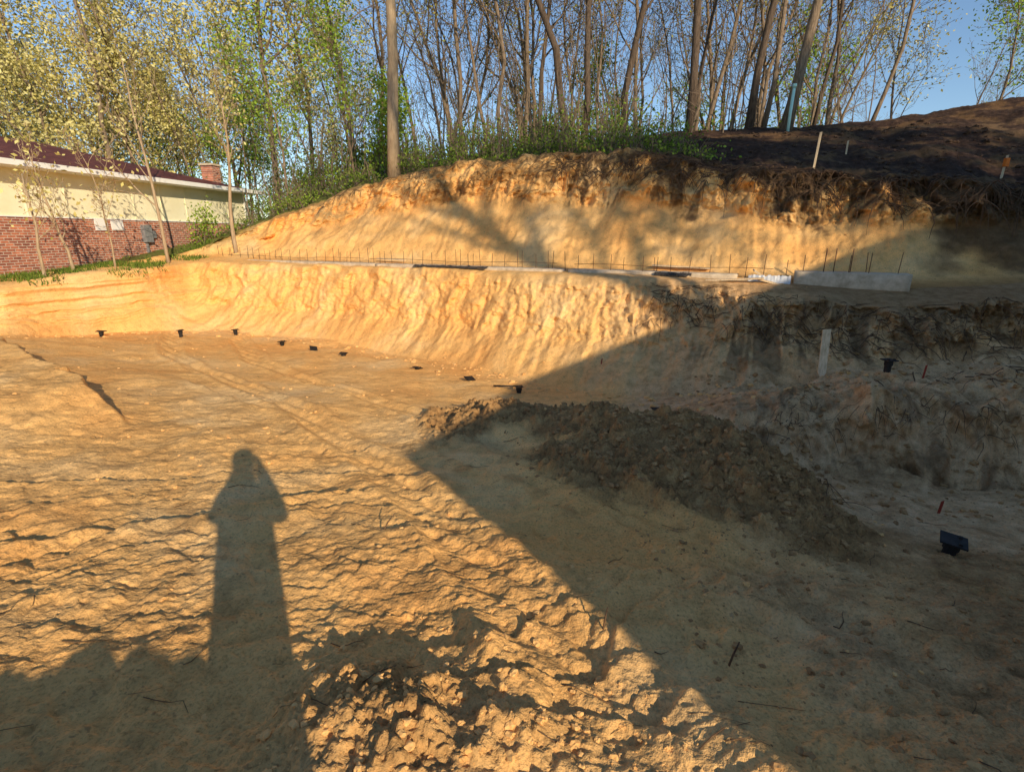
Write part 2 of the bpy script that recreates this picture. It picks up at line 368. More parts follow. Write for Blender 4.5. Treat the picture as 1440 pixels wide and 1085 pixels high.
def tree(name,x,y,h,r,lean=(0,0),seed=0,bark=B_brn,leaf=L_brn,nl=800,ls=.10,maxlev=3,nch=(11,6,4),first=.25,wob=.14,z=None,spread=.8,jit=.22,up=.12):
    rng=np.random.RandomState(seed); mb=MB(); lp=[]
    z=gz(x,y)-.15 if z is None else z
    grow(mb,lp,(x,y,z),(lean[0],lean[1],1),h,r,0,maxlev,rng,up,wob,nch,first,spread=spread)
    if nl: leaves(mb,leafcloud(lp,nl,jit,rng),ls,1,rng)
    return mb.obj(name,[bark,leaf])
TR=[
 ('oak_tree',-4.15,19.4,17,.21,(.03,0),3,B_tan,L_yel,1100,dict(first=.45,wob=.03,nch=(14,4,3))),
 ('oak_tree',-.5,24,16,.09,(-.05,0),11,B_brn,L_brn,600,dict(wob=.16)),
 ('oak_tree',2.3,22.5,16,.15,(-.22,0),12,B_dk,L_brn,600,dict(first=.3,wob=.18)),
 ('oak_tree',3.0,23.5,16,.14,(.06,0),13,B_dk,L_brn,600,dict(first=.3,wob=.18)),
 ('oak_tree',4.5,22.5,16,.14,(-.04,0),14,B_dk,L_brn,600,dict(wob=.20)),
 ('oak_tree',6.9,21.8,18,.17,(-.02,0),15,B_dk,L_brn,500,dict(first=.35,wob=.06)),
 ('oak_tree',5.8,26,15,.09,(-.1,0),16,B_brn,L_brn,400,{}),
 ('oak_tree',8.9,21.2,17,.15,(.04,0),17,B_dk,L_brn,500,dict(wob=.13)),
 ('oak_tree',9.7,21.8,16,.10,(.12,0),18,B_brn,L_brn,400,dict(wob=.15)),
 ('oak_tree',10.0,20.6,18,.19,(.12,0),19,B_brn,L_brn,600,dict(first=.35,wob=.05)),
 ('oak_tree',12.0,22.5,15,.08,(.10,0),20,B_dk,L_brn,400,{}),
 ('oak_tree',14.2,22.5,14,.08,(.28,0),21,B_brn,L_brn,400,{}),
 ('oak_tree',8.0,25.5,15,.08,(.1,0),22,B_dk,L_brn,300,{}),
 ('oak_tree',1.4,26.5,16,.11,(-.05,0),23,B_dk,L_brn,400,{}),
 ('oak_tree',-2.2,26,16,.11,(-.1,0),24,B_brn,L_yel,1800,{}),
 ('oak_tree',-7.5,27,16,.13,(-.1,0),25,B_brn,L_yel,4500,dict(jit=.35,ls=.12)),
 ('oak_tree',-12.5,29,16,.16,(.05,0),26,B_brn,L_yel,6500,dict(jit=.35,ls=.14)),
 ('oak_tree',-21,30,15,.16,(-.25,0),27,B_brn,L_yel,8000,dict(jit=.35,ls=.14)),
 ('oak_tree',-24,29,14,.14,(-.1,0),28,B_brn,L_yel,8000,dict(jit=.35,ls=.14)),
 ('oak_tree',-28,30,16,.16,(.05,0),29,B_brn,L_yel,8000,dict(jit=.35,ls=.14)),
 ('maple_tree',-9.5,23,7.5,.06,(.05,0),30,B_brn,L_grn,2600,dict(first=.15,jit=.3,ls=.11)),
 ('maple_tree',-6.6,23,7.0,.05,(.0,0),31,B_brn,L_grn,2600,dict(first=.15,jit=.3,ls=.11)),
 ('maple_tree',-4.9,21.3,3.2,.04,(.0,0),32,B_brn,L_grn,2600,dict(first=.08,jit=.25,ls=.11)),
 ('maple_tree',19.2,22.5,5.5,.05,(.0,0),33,B_brn,L_grn,1800,dict(first=.1,jit=.3)),
 ('maple_tree',22.0,24,6.5,.06,(.0,0),34,B_brn,L_grn,1800,dict(first=.1,jit=.3)),
 ('maple_tree',17.5,26,6.5,.06,(.0,0),35,B_brn,L_yel,1800,dict(first=.1,jit=.3)),
 ('sapling',-11.3,17.3,6.2,.055,(-.01,0),41,B_tan,L_yel,300,dict(first=.3,wob=.06,nch=(9,4,2))),
 ('sapling',-9.9,19.0,5.0,.075,(-.03,0),42,B_tan,L_yel,250,dict(first=.55,wob=.06,nch=(9,4,3))),
 ('sapling',-12.0,13.4,2.7,.045,(.05,0),43,B_tan,L_yel,90,dict(first=.3,wob=.12,nch=(6,4,2))),
 ('sapling',-12.2,14.6,3.2,.045,(-.08,0),44,B_tan,L_yel,110,dict(first=.25,wob=.12,nch=(7,4,2))),
 ('sapling',-11.8,15.6,3.4,.03,(.05,0),45,B_tan,L_yel,110,dict(first=.25,wob=.12,nch=(7,4,2))),
 ('garden_shrub',-11.9,20.6,1.3,.025,(.0,0),46,B_brn,L_grn,600,dict(first=.06,jit=.22,ls=.09,nch=(8,4,3))),
 ('oak_tree',18.9,-16.5,23,.46,(-.01,0),57,B_brn,L_grn,2600,dict(z=-1.8,ls=.20,first=.5,jit=.4,wob=.07)),
 ('oak_tree',24.5,-18,20,.28,(.05,0),52,B_brn,L_grn,9000,dict(z=-1.8,ls=.24,first=.35,jit=.4)),
 ('oak_tree',29,-17,20,.28,(.0,0),53,B_brn,L_grn,9000,dict(z=-1.8,ls=.24,first=.35,jit=.4)),
 ('oak_tree',34,-19,21,.28,(.0,0),54,B_brn,L_grn,9000,dict(z=-1.8,ls=.24,first=.35,jit=.4)),
]
for nm,x,y,h,r,ln,sd,bk,lf,nl,kw in TR: tree(nm,x,y,h,r,ln,sd,bk,lf,nl,**kw)
print('trees',time.time()-T0)
def proto(seed,h,r,nl,leafidx,first=.2,jit=.4,ls=.2):
    rng=np.random.RandomState(seed); mb=MB(); lp=[]
    grow(mb,lp,(0,0,-.3),(rng.normal()*.06,rng.normal()*.06,1),h,r,0,3,rng,.13,.15,(9,5,3),first,(5,4,3,3),.8,.012)
    if nl: leaves(mb,leafcloud(lp,nl,jit,rng),ls,leafidx,rng)
    return mb.arrays()
PR_y=[proto(200+i,12.5,.13,3200,1,ls=.18,jit=.45) for i in range(4)]
PR_b=[proto(220+i,14,.12,420,2,.25,.3,.13) for i in range(5)]
PR_g=[proto(240+i,7,.07,1800,3,.12,.35,.15) for i in range(3)]
mb=MB()
def inst(mb,A,x,y,z,s,ang):
    v,q,t,qm,tm=A; c,si=math.cos(ang),math.sin(ang)
    V=np.stack([(v[:,0]*c-v[:,1]*si)*s+x,(v[:,0]*si+v[:,1]*c)*s+y,v[:,2]*s+z],1)
    n=mb.n; mb.v.append(V.astype(np.float32)); mb.n+=len(V)
    if len(q): mb.q.append(q+n); mb.qm.append(qm)
    if len(t): mb.t.append(t+n); mb.tm.append(tm)
rg=random.Random(3)
for i in range(96):
    y=rg.uniform(29,56); m=rg.uniform(-1.15,.98); x=m*y
    if m>.62 and rg.random()<.6: continue
    if m<-.28: A=rg.choice(PR_y) if rg.random()<.7 else rg.choice(PR_g+PR_b)
    else: A=rg.choice(PR_b) if rg.random()<.85 else rg.choice(PR_g)
    s=rg.uniform(.75,1.12)*(.7 if m>.62 else 1)
    inst(mb,A,x,y,gz(x,y,2.5),s,rg.uniform(0,6.28))
for i in range(30):
    y=rg.uniform(27,50); m=rg.uniform(-.25,.56); x=m*y
    inst(mb,rg.choice(PR_b),x,y,gz(x,y,2.5),rg.uniform(.7,1.1),rg.uniform(0,6.28))
mb.obj('distant_trees',[B_brn,L_yel,L_brn,L_grn])
print('distant',time.time()-T0,mb.n)

# ------------------------------------------------------------ undergrowth along the rim
mb=MB(); C=[];C2=[];C3=[]
rg=random.Random(11)
rimx=np.array([a[0] for a in k10]); rimy=np.array([a[1] for a in k10])
for i in range(260):
    x=rg.uniform(-11.5,5.2); y=float(np.interp(x,rimx,rimy))+.5+abs(rg.gauss(0,3.0)); 
    if x>2.5 and y>20 and rg.random()<.5: continue
    z=gz(x,y); hh=rg.uniform(.25,1.2)*(1.25 if y>float(np.interp(x,rimx,rimy))+2 else .5)
    rr=rg.uniform(.35,.9); n=int(125*rr*(hh+.4))
    p=RS.normal(size=(n,3))*np.array([rr*.5,rr*.5,hh*.33])+np.array([x,y,z+hh*.5])
    (C if rg.random()<.45 else C2).append(p)
    for k in range(6):
        a=rg.uniform(0,6.28); e=np.array([x+math.cos(a)*rr*.5,y+math.sin(a)*rr*.5,z+hh*1.35])
        b0=np.array([x+rg.uniform(-.2,.2),y+rg.uniform(-.2,.2),z-.05]); mid=(b0+e)/2+RS.normal(size=3)*.08
        tube(mb,[b0,mid,e],[.012,.009,.005],3,0,False)
leaves(mb,np.concatenate(C),.08,1); leaves(mb,np.concatenate(C2),.08,2)
for i in range(60):
    x=rg.uniform(-16,16); y=rg.uniform(25,34); z=gz(x,y); rr=rg.uniform(.7,1.6); hh=rg.uniform(.8,2.4)
    n=int(160*rr*hh); p=RS.normal(size=(n,3))*np.array([rr*.5,rr*.5,hh*.33])+np.array([x,y,z+hh*.5]); C3.append(p)
leaves(mb,np.concatenate(C3),.13,1)
mb.obj('undergrowth',[B_brn,L_dk,L_grn])
mb=MB()
for i in range(300):
    x=rg.uniform(-11,14); y=float(np.interp(x,rimx,rimy))+rg.uniform(1.5,13)
    if x>4 and y<20.5: continue
    z=gz(x,y); h=rg.uniform(1.2,5.5); P=[np.array([x,y,z-.1])]; d=np.array([rg.gauss(0,.14),rg.gauss(0,.1),1.])
    for k in range(5): P.append(P[-1]+d*h/5); d=d+np.array([rg.gauss(0,.12),rg.gauss(0,.1),0])
    tube(mb,P,np.linspace(.022,.006,6)*rg.uniform(.6,1.5),4,0,False)
    for k in range(4):
        a=P[2+k%4]; e=a+np.array([rg.gauss(0,.45),rg.gauss(0,.3),rg.uniform(.2,.8)]); tube(mb,[a,(a+e)/2+np.array([0,0,-.05]),e],[.009,.007,.004],3,0,False)
mb.obj('thicket',[B_brn])
def grass(name,pts,h,mat):
    n=len(pts); base=np.array(pts); a=RS.rand(n)*6.28; w=.010+RS.rand(n)*.010; H=h*(.5+RS.rand(n))
    dx=np.stack([np.cos(a)*w,np.sin(a)*w,np.zeros(n)],1); tip=base+np.stack([RS.normal(size=n)*.4*H,RS.normal(size=n)*.4*H,H],1)
    V=np.stack([base-dx,base+dx,tip],1).reshape(-1,3); mb=MB(); mb.add(V,None,np.arange(3*n).reshape(n,3),0); return mb.obj(name,[mat])
pts=[]
for i in range(9000):
    m=rg.uniform(-1.1,-.56); y=rg.uniform(12.8,24); x=m*y
    if x<-14.5 and y<26 : 
        if x< -12.3-.168*(25.3-y)-.0: continue
    if x>-10.8: continue
    if vn(np.array([x*1.3]),np.array([y*1.3]),140)[0]<-.08: continue
    z=gz(x,y)
    if z<-1.3: continue
    for k in range(5):
        pts.append((x+rg.gauss(0,.07),y+rg.gauss(0,.07),z-.02))
grass('grass',pts,.11,L_dk)
print('veg',time.time()-T0)

# ------------------------------------------------------------ brick house (left)
def brickmat():
    m,nt,b=newmat('red_brick')
    tc=N(nt,'ShaderNodeTexCoord'); mp=N(nt,'ShaderNodeMapping'); mp.inputs['Rotation'].default_value=(math.radians(90),0,0)
    nt.links.new(tc.outputs['Object'],mp.inputs[0])
    br=N(nt,'ShaderNodeTexBrick'); br.inputs['Scale'].default_value=1; br.inputs['Brick Width'].default_value=.22; br.inputs['Row Height'].default_value=.075
    br.inputs['Mortar Size'].default_value=.009; br.inputs['Color1'].default_value=(.56,.19,.10,1); br.inputs['Color2'].default_value=(.25,.08,.055,1); br.inputs['Mortar'].default_value=(.55,.46,.38,1)
    nt.links.new(mp.outputs[0],br.inputs['Vector'])
    n=noise(nt,tc.outputs['Object'],9,4); v=ramp(nt,n,[(.3,.7),(.7,1.25)])
    nt.links.new(mixc(nt,1.0,br.outputs['Color'],v,'MULTIPLY'),b.inputs['Base Color'])
    bp=N(nt,'ShaderNodeBump'); bp.inputs['Strength'].default_value=.6; bp.inputs['Distance'].default_value=.01; bp.invert=True
    nt.links.new(br.outputs['Fac'],bp.inputs['Height']); nt.links.new(bp.outputs[0],b.inputs['Normal']); return m
def roofmat():
    m,nt,b=newmat('shingle_roof')
    tc=N(nt,'ShaderNodeTexCoord'); br=N(nt,'ShaderNodeTexBrick'); br.inputs['Brick Width'].default_value=.3; br.inputs['Row Height'].default_value=.14; br.inputs['Scale'].default_value=1
    br.inputs['Mortar Size'].default_value=.008; br.inputs['Color1'].default_value=(.19,.065,.055,1); br.inputs['Color2'].default_value=(.12,.04,.04,1); br.inputs['Mortar'].default_value=(.05,.02,.02,1)
    nt.links.new(tc.outputs['Object'],br.inputs['Vector'])
    n=noise(nt,tc.outputs['Object'],3,6,.7); v=ramp(nt,n,[(.3,.7),(.7,1.3)])
    nt.links.new(mixc(nt,1.0,br.outputs['Color'],v,'MULTIPLY'),b.inputs['Base Color']); return m
M_brick=brickmat(); M_roof=roofmat()
M_cream=simple('cream_siding',(.80,.74,.50),(.88,.83,.60),1.5,.7,.1,.004)
M_white=simple('white_paint',(.78,.78,.75),(.86,.86,.84),3,.5,.05,.002)
M_conc=simple('concrete',(.42,.32,.21),(.74,.60,.43),6,.9,.5,.01)
M_rust=simple('rusty_steel',(.06,.03,.02),(.20,.09,.045),20,.8,.3,.002)
M_blk=simple('black_iron',(.012,.011,.010),(.04,.034,.03),12,.6,.3,.003)
M_wood=simple('pine_wood',(.52,.37,.21),(.84,.66,.43),6,.8,.3,.003,(6,6,.6))
M_glass=simple('window_glass',(.03,.035,.04),(.06,.07,.08),2,.15,.0,.001)
M_grey=simple('grey_metal',(.22,.23,.24),(.35,.36,.37),8,.5,.1,.002,metal=.3)
M_red=simple('red_paint',(.22,.03,.02),(.38,.06,.03),9,.6,.1,.002)
M_org=simple('orange_tape',(.75,.16,.02),(.85,.25,.04),9,.6,.1,.002)
M_teal=simple('teal_pvc',(.45,.75,.66),(.55,.82,.74),9,.4,.1,.002)
M_tarp=simple('black_tarp',(.03,.026,.024),(.10,.085,.07),5,.6,.6,.02)
M_geo=simple('white_geotextile',(.50,.52,.56),(.74,.74,.74),6,.8,.6,.02)
wdir=Vector((-.166,-.986,0)).normalized(); pd=Vector((wdir.y,-wdir.x,0)); 
if pd.x>0: pd=-pd
def house_empty(name,M):
    e=bpy.data.objects.new(name,None); COL.objects.link(e); e.matrix_world=M; return e
H=house_empty('brick_house',Matrix.Identity(4))
HMr=Matrix(((-wdir.x,pd.x,0,-12.45),(-wdir.y,pd.y,0,25.3),(0,0,1,0),(0,0,0,1)))
def hb(name,mat,bx,M=HMr,par=None):
    mb=MB()
    for lo,hi in bx: box(mb,lo,hi,0)
    o=mb.obj(name,[mat],False); o.parent=par or H; o.matrix_world=M; return o
L_=26
hb('brick_wall',M_brick,[((-L_,0,-2.6),(0,.25,.5)),((-.25,.25,-2.6),(0,10,.5)),((-L_,10,-2.6),(0,10.25,.5)),((-L_,.25,-2.6),(-L_+.25,10,.5))])
hb('siding_wall',M_cream,[((-L_+.03,.03,.5),(-.03,.25,1.82)),((-.25,.25,.5),(-.03,10,1.82)),((-L_+.03,10,.5),(-.03,10.22,1.82)),((-L_+.03,.25,.5),(-L_+.25,10,1.82))])
hb('siding_battens',M_cream,[((-L_+.4+i*1.22,.012,.53),(-L_+.44+i*1.22,.03,1.8)) for i in range(21)])
hb('wall_sill',M_white,[((-L_,-.03,.5),(.03,.03,.535))])
hb('soffit',M_white,[((-L_-.5,-.55,1.82),(.5,10.8,1.86))])
hb('gutter',M_white,[((-L_-.55,-.66,1.83),(.58,-.55,1.98)),((.5,-.55,1.83),(.58,10.8,1.98)),((-L_-.55,10.8,1.83),(.58,10.9,1.98))])
hb('downspout',M_white,[((-.12,-.09,-2.2),(-.03,0,1.83))])
mb=MB(); e0,e1=1.94,3.42
v=[(-L_-.5,-.55,e0),(.5,-.55,e0),(.5,10.8,e0),(-L_-.5,10.8,e0),(-L_+4.7,5.12,e1),(-4.7,5.12,e1)]
mb.add(v,[[0,1,5,4],[2,3,4,5]],[[1,2,5],[3,0,4]]); o=mb.obj('hip_roof',[M_roof],False); o.parent=H; o.matrix_world=HMr
hb('chimney',M_brick,[((-.7,.9,1.9),(-.2,1.45,3.0))]); hb('chimney_cap',M_conc,[((-.75,.85,3.0),(-.15,1.5,3.08))])
hb('notice_boards',M_white,[((-7.75,-.03,.15),(-7.3,0,.5)),((-7.15,-.03,.17),(-6.7,0,.48))])
hb('electric_meter',M_grey,[((-6.0,-.16,-.25),(-5.68,0,.35)),((-5.9,-.08,-1.3),(-5.85,0,-.25)),((-5.6,-.1,-.1),(-5.45,0,.15))])
hb('window_frame',M_white,[((-18.1,-.04,.6),(-16.3,.02,1.6))]); hb('window_pane',M_glass,[((-18.0,-.045,.68),(-17.25,-.01,1.52)),((-17.15,-.045,.68),(-16.4,-.01,1.52))])

# ------------------------------------------------------------ neighbouring gabled house behind the viewer
G=house_empty('gabled_house',Matrix.Identity(4))
gx_=Vector((.877,.482,0)).normalized(); gy_=Vector((gx_.y,-gx_.x,0))
GM=Matrix(((gx_.x,gy_.x,0,4.98),(gx_.y,gy_.y,0,-6.0),(0,0,1,0),(0,0,0,1)))
W_=24.0; RZ=5.55; EZ=2.69; xm=W_/2; D0=.35; D1=8.5; ov=.72
mb=MB()
v=[(ov,D0,-2.6),(W_-ov,D0,-2.6),(W_-ov,D0,EZ+.05),(xm,D0,RZ-.15),(ov,D0,EZ+.05),(ov,D1,-2.6),(W_-ov,D1,-2.6),(W_-ov,D1,EZ+.05),(xm,D1,RZ-.15),(ov,D1,EZ+.05)]
mb.add(v,[[0,1,2,4],[6,5,9,7],[5,0,4,9],[1,6,7,2]],[[4,2,3],[7,9,8]]); o=mb.obj('walls',[M_cream],False); o.parent=G; o.matrix_world=GM
mb=MB()
for xe in (0,W_):
    q=[(xe,0,EZ-.1),(xe,D1+.35,EZ-.1),(xm,D1+.35,RZ-.1),(xm,0,RZ-.1)]
    v=q+[(a,b,c+.12) for a,b,c in q]; mb.add(v,BOXF)
o=mb.obj('gable_roof',[M_roof],False); o.parent=G; o.matrix_world=GM
hb('window_frames',M_white,[((wx,D0-.05,-.2),(wx+1.3,D0+.02,1.3)) for wx in (3,7,15,19)],GM,G)
hb('window_panes',M_glass,[((wx+a,D0-.06,-.1),(wx+a+.5,D0-.02,1.2)) for wx in (3,7,15,19) for a in (.1,.7)],GM,G)
hb('door',M_wood,[((11.2,D0-.05,-1.9),(12.2,D0+.02,.2))],GM,G)

# ------------------------------------------------------------ concrete footing with rebar
def fl(x): return 18.9-.508*(x+11)
fd=Vector((1,-.508,0)).normalized(); fn=Vector((-fd.y,fd.x,0))
def fM(x,z): return Matrix(((fd.x,fn.x,0,x),(fd.y,fn.y,0,fl(x)),(0,0,1,z),(0,0,0,1)))
mb=MB()
def rough_slab(mb,x0,x1,z0,z1,w,jit,step=.12,m=0):
    L=(x1-x0)/fd.x; n=max(3,int(L/step)); M=fM(x0,0)
    V=[]
    for i in range(n+1):
        s=L*i/n; j=lambda a:random.uniform(-a,a)
        for (d,z) in ((0,z0),(0,(z0+z1)/2),(0.0,z1-.012),(.012,z1),(w/2,z1),(w-.012,z1),(w,z1-.012),(w,z0)):
            V.append(M@Vector((s,d+j(jit),z+j(jit))))
    k=8; i=np.arange((n+1)*k).reshape(n+1,k); jn=np.roll(i,-1,1)
    q=np.stack([i[:-1],i[1:],jn[1:],jn[:-1]],-1).reshape(-1,4)
    mb.add([list(a) for a in V],np.concatenate([q,[[0,1,2,7],[2,3,6,7]],[[n*k+7,n*k+2,n*k+1,n*k],[n*k+7,n*k+6,n*k+3,n*k+2]]]),None,m)
rough_slab(mb,-11,-4,-.98,-.80,.5,.008)
rough_slab(mb,-4,1.2,-1.0,-.80,.5,.008)
rough_slab(mb,1.35,4.7,-1.0,-.79,.5,.010)
o_f=mb.obj('concrete_footing',[M_conc])
mb=MB(); rough_slab(mb,5.65,7.35,-1.14,-.70,.55,.006); mb.obj('end_block',[M_conc]).parent=o_f
mb=MB()
x=-10.6
while x<7.2:
    M=fM(x,0); hgt=random.uniform(.30,.46)*(1.15 if x>5.6 else 1)
    for d in ((.25,) if random.random()<.8 else (.15,.38)):
        a=M@Vector((0,d,-.95)); b=M@Vector((random.gauss(0,.015),d+random.gauss(0,.02),-.8+hgt)); tube(mb,[list(a),list((a+b)/2),list(b)],[.007]*3,5)
    x+=random.uniform(.25,.42)
for x in (6.1,6.25,6.5): 
    M=fM(x,0); a=M@Vector((0,.3,-.72)); b=M@Vector((0,.3,-.25)); tube(mb,[list(a),list(b)],[.009]*2,5)
for (a,b) in ((-10.4,-4.6),(-4.4,1.0),(1.4,5.3)):
    P=[list(fM(a+(b-a)*t,0)@Vector((0,.28,-.68+.02*math.sin(t*9)))) for t in np.linspace(0,1,12)]; tube(mb,P,[.006]*12,5)
rb=mb.obj('rebar_row',[M_rust])
def drape(mb,spec):
    for (xa,xb,h) in spec:
        n=40; V=[]; M=fM(xa,0); L=(xb-xa)/fd.x
        for i in range(n+1):
            for j in range(5):
                V.append(list(M@Vector((L*i/n,-.02-.03*j+random.gauss(0,.010),-.785-.05*j*(h/.1)+random.gauss(0,.008)))))
        i=np.arange((n+1)*5).reshape(n+1,5); mb.add(V,np.stack([i[:-1,:-1],i[1:,:-1],i[1:,1:],i[:-1,1:]],-1).reshape(-1,4))
mb=MB(); drape(mb,((-2.7,-.6,.02),(3.2,3.9,.03))); mb.obj('black_tarp',[M_tarp])
mb=MB(); drape(mb,((4.9,5.6,.15),)); mb.obj('geotextile_sheet',[M_geo])
mb=MB()
for (xa,L,a,d,zz) in ((5.05,.55,.25,-.25,-.86),(4.2,1.1,-.08,-.3,-.93),(3.0,1.3,.03,.7,-.70),(-4.4,1.0,.03,.6,-.70),(5.0,.5,.6,.1,-.74)):
    M=fM(xa,zz)@Matrix.Rotation(a,4,'Y')@Matrix.Rotation(a*.5,4,'Z'); box(mb,(0,d,0),(L,d+.14,.03),0,M)
mb.obj('form_boards',[M_wood],False)

def plank(name,p0,p1,w,t,mat,point=True):
    p0=Vector(p0);p1=Vector(p1);z=(p1-p0); L=z.length; z.normalize(); x=Vector((1,-.3,0)); x=(x-z*x.dot(z)).normalized(); y=z.cross(x)
    M=Matrix(((x.x,y.x,z.x,p0.x),(x.y,y.y,z.y,p0.y),(x.z,y.z,z.z,p0.z),(0,0,0,1)))
    pr=[(-w/2,0),(w/2,0),(w/2,L-.01),(-w/2,L)] if not point else [(0,0),(w/2,w*1.1),(w/2,L),(-w/2,L-.015),(-w/2,w*1.1)]
    n=len(pr); bm=bmesh.new()
    a=[bm.verts.new(M@Vector((u,-t/2,vv))) for u,vv in pr]; b=[bm.verts.new(M@Vector((u,t/2,vv))) for u,vv in pr]
    bm.faces.new(a); bm.faces.new(b[::-1])
    for i in range(n): bm.faces.new((a[i],b[i],b[(i+1)%n],a[(i+1)%n]))
    bmesh.ops.recalc_face_normals(bm,faces=bm.faces)
    bmesh.ops.bevel(bm,geom=list(bm.edges),offset=min(w,t)*.08,segments=1,affect='EDGES')
    me=bpy.data.meshes.new(name); bm.to_mesh(me); bm.free(); me.materials.append(mat)
    o=bpy.data.objects.new(name,me); COL.objects.link(o); return o
py_=7.0
for yy in np.arange(7.0,8.0,.04):
    if gz(4.65,yy)<gz(4.65,7.0)+.10: py_=yy
    else: break
bxp=4.6*py_/7.55
zb=gz(bxp,py_-.2)
plank('wooden_plank',(bxp,py_-.22,zb-.04),(bxp+.08,py_-.02,zb+.74),.115,.035,M_wood)
def stake(name,x,y,h,w,mat,lean=(0,0),dep=.1):
    z=gz(x,y); return plank(name,(x,y,z-dep),(x+lean[0],y+lean[1],z+h),w,w*.5,mat)
stake('survey_stake',7.2,13.2,.82,.05,M_wood,(.05,0))
s=stake('survey_stake',11.2,12.6,.5,.045,M_wood,(.03,0))
mb=MB(); zz=gz(11.2,12.6); box(mb,(11.19,12.55,zz+.25),(11.27,12.63,zz+.43)); mb.obj('flagging_tape',[M_org],False).parent=s
s2=stake('survey_stake',9.3,15.5,.35,.04,M_wood)
for (x,y,h) in ((5.83,7.01,.2),(4.17,4.46,.14),(1.75,9.8,.12)): stake('red_marker_stake',x,y,h,.022,M_red,(.02,0))
mb=MB(); px,py=9.6,19.6; pz=gz(px,py); tube(mb,[(px,py,pz-.2),(px,py,pz+.6),(px+.02,py,pz+1.35)],[.05]*3,14); tube(mb,[(px+.02,py,pz+1.35),(px+.02,py,pz+1.46)],[.07]*2,14); mb.obj('pvc_standpipe',[M_teal])

def pier(x,y,h=.12,w=.2,tilt=(0,0),rz=0,dz=0):
    w*=.85
    z=gz(x,y); mb=MB()
    R=Matrix.Translation((x,y,z+dz))@Matrix.Rotation(rz,4,'Z')@Matrix.Rotation(tilt[0],4,'X')@Matrix.Rotation(tilt[1],4,'Y')
    def tr(P): return [list(R@Vector(p)) for p in P]
    tube(mb,tr([(0,0,-.15),(0,0,h)]),[.045,.045],12); tube(mb,tr([(0,0,h-.07),(0,0,h-.01)]),[.056,.056],12)
    box(mb,(-w/2,-w/2,h),(w/2,w/2,h+.014),0,R)
    for sx in (-1,1):
        box(mb,(sx*w*.3-.012,-w*.3,h+.0145),(sx*w*.3+.012,-w*.3+.024,h+.03),0,R)
    return mb.obj('pile_cap',[M_blk],False)
for (x,y,h,w,t) in [(-10.87,13.38,.14,.22,(0,.1)),(-8.98,13.71,.18,.17,(0,0)),(-8.05,14.74,.16,.2,(0,0)),(-6.13,13.42,.10,.2,(0,0)),(-5.12,12.9,.05,.22,(.5,.3)),(-4.09,12.13,.06,.2,(0,.1)),(-2.06,10.78,.03,.2,(.1,.2)),(-.86,9.92,.04,.22,(.2,.1)),(.13,9.1,.12,.16,(0,0)),(2.24,7.49,.10,.2,(.1,.1)),(5.45,7.2,.18,.19,(0,0)),(3.44,3.5,.12,.2,(.08,-.1))]:
    pier(x,y,h,w,t,random.uniform(0,1.5))
mb=MB(); tube(mb,[(-.35,9.35,gz(-.35,9.35)+.03),(.05,9.2,gz(.05,9.2)+.10)],[.015,.015],8); mb.obj('steel_bar',[M_blk])

# ------------------------------------------------------------ clods, twigs, roots
ico=[]
for s in range(10):
    bm=bmesh.new(); bmesh.ops.create_icosphere(bm,subdivisions=2,radius=1)
    v=np.array([q.co[:] for q in bm.verts]); t=np.array([[q.index for q in f.verts] for f in bm.faces]); bm.free()
    rr=1+.7*fbm(v[:,0]*1.4+s*7,v[:,1]*1.4+v[:,2]*1.9,s,2)+.7*vn(v[:,0]*3.3+s,v[:,2]*3.3+v[:,1]*2,s+50)
    ico.append((v*rr[:,None]*np.array([1,.75,.55]),t))
def clods(name,pts,mat):
    mb=MB()
    for (x,y,s) in pts:
        z=gz(x,y); v,t=ico[random.randrange(10)]; a=random.uniform(0,6.28); c,si=math.cos(a),math.sin(a)
        V=np.stack([v[:,0]*c-v[:,1]*si,v[:,0]*si+v[:,1]*c,v[:,2]],1)*s+np.array([x,y,z+s*.1]); mb.add(V,None,t,0)
    return mb.obj(name,[mat],False)
pts=[]
cen=[(.1,6.9,.7),(.94,6.3,.7),(1.4,5.7,.7),(2.15,5.5,.6),(2.6,4.9,.6),(1.9,4.3,.7),(2.3,3.9,.6),(1.0,4.9,.7)]
for i in range(2600):
    c=random.choice(cen); pts.append((random.gauss(c[0],c[2]*.6),random.gauss(c[1],c[2]*.6),.008+.04*random.random()**5))
for i in range(900): 
    pts.append((random.uniform(.9,4.5),random.uniform(1.2,3.6),.005+.022*random.random()**4))
for i in range(1300):
    x=random.uniform(2.8,7.5); pts.append((x,random.uniform(4.2,8.6),.008+.045*random.random()**5))
M_clod=simple('dark_clod',(.20,.10,.04),(.58,.34,.14),9,.95,.8,.02)
M_sandc=simple('sand_clod',(.70,.38,.13),(.88,.53,.21),9,.95,.8,.02)
M_topc=simple('topsoil_clod',(.03,.018,.012),(.15,.09,.055),9,.95,.8,.02)
clods('dirt_clods',pts,M_clod)
pts=[]
for i in range(900):
    x=random.uniform(2.5,14); ry=float(np.interp(x,rimx,rimy)); pts.append((x,ry+random.uniform(0,8),.02+.09*random.random()**4))
clods('topsoil_clods',pts,M_topc)
pts=[]
for i in range(2800):
    y=.9+13*random.random()**1.8; x=random.uniform(-.95,.6)*(y+1.5); 
    if fbm(np.array([x*.7]),np.array([y*.7]),77,2)[0]<-.05 and random.random()<.8: continue
    pts.append((x,y,(.004+.022*random.random()**5)*(.7+.06*y)))
for i in range(600):
    x=random.uniform(-.9,.6); y=random.gauss(1.4,.4); pts.append((x,y,.004+.020*random.random()**4))
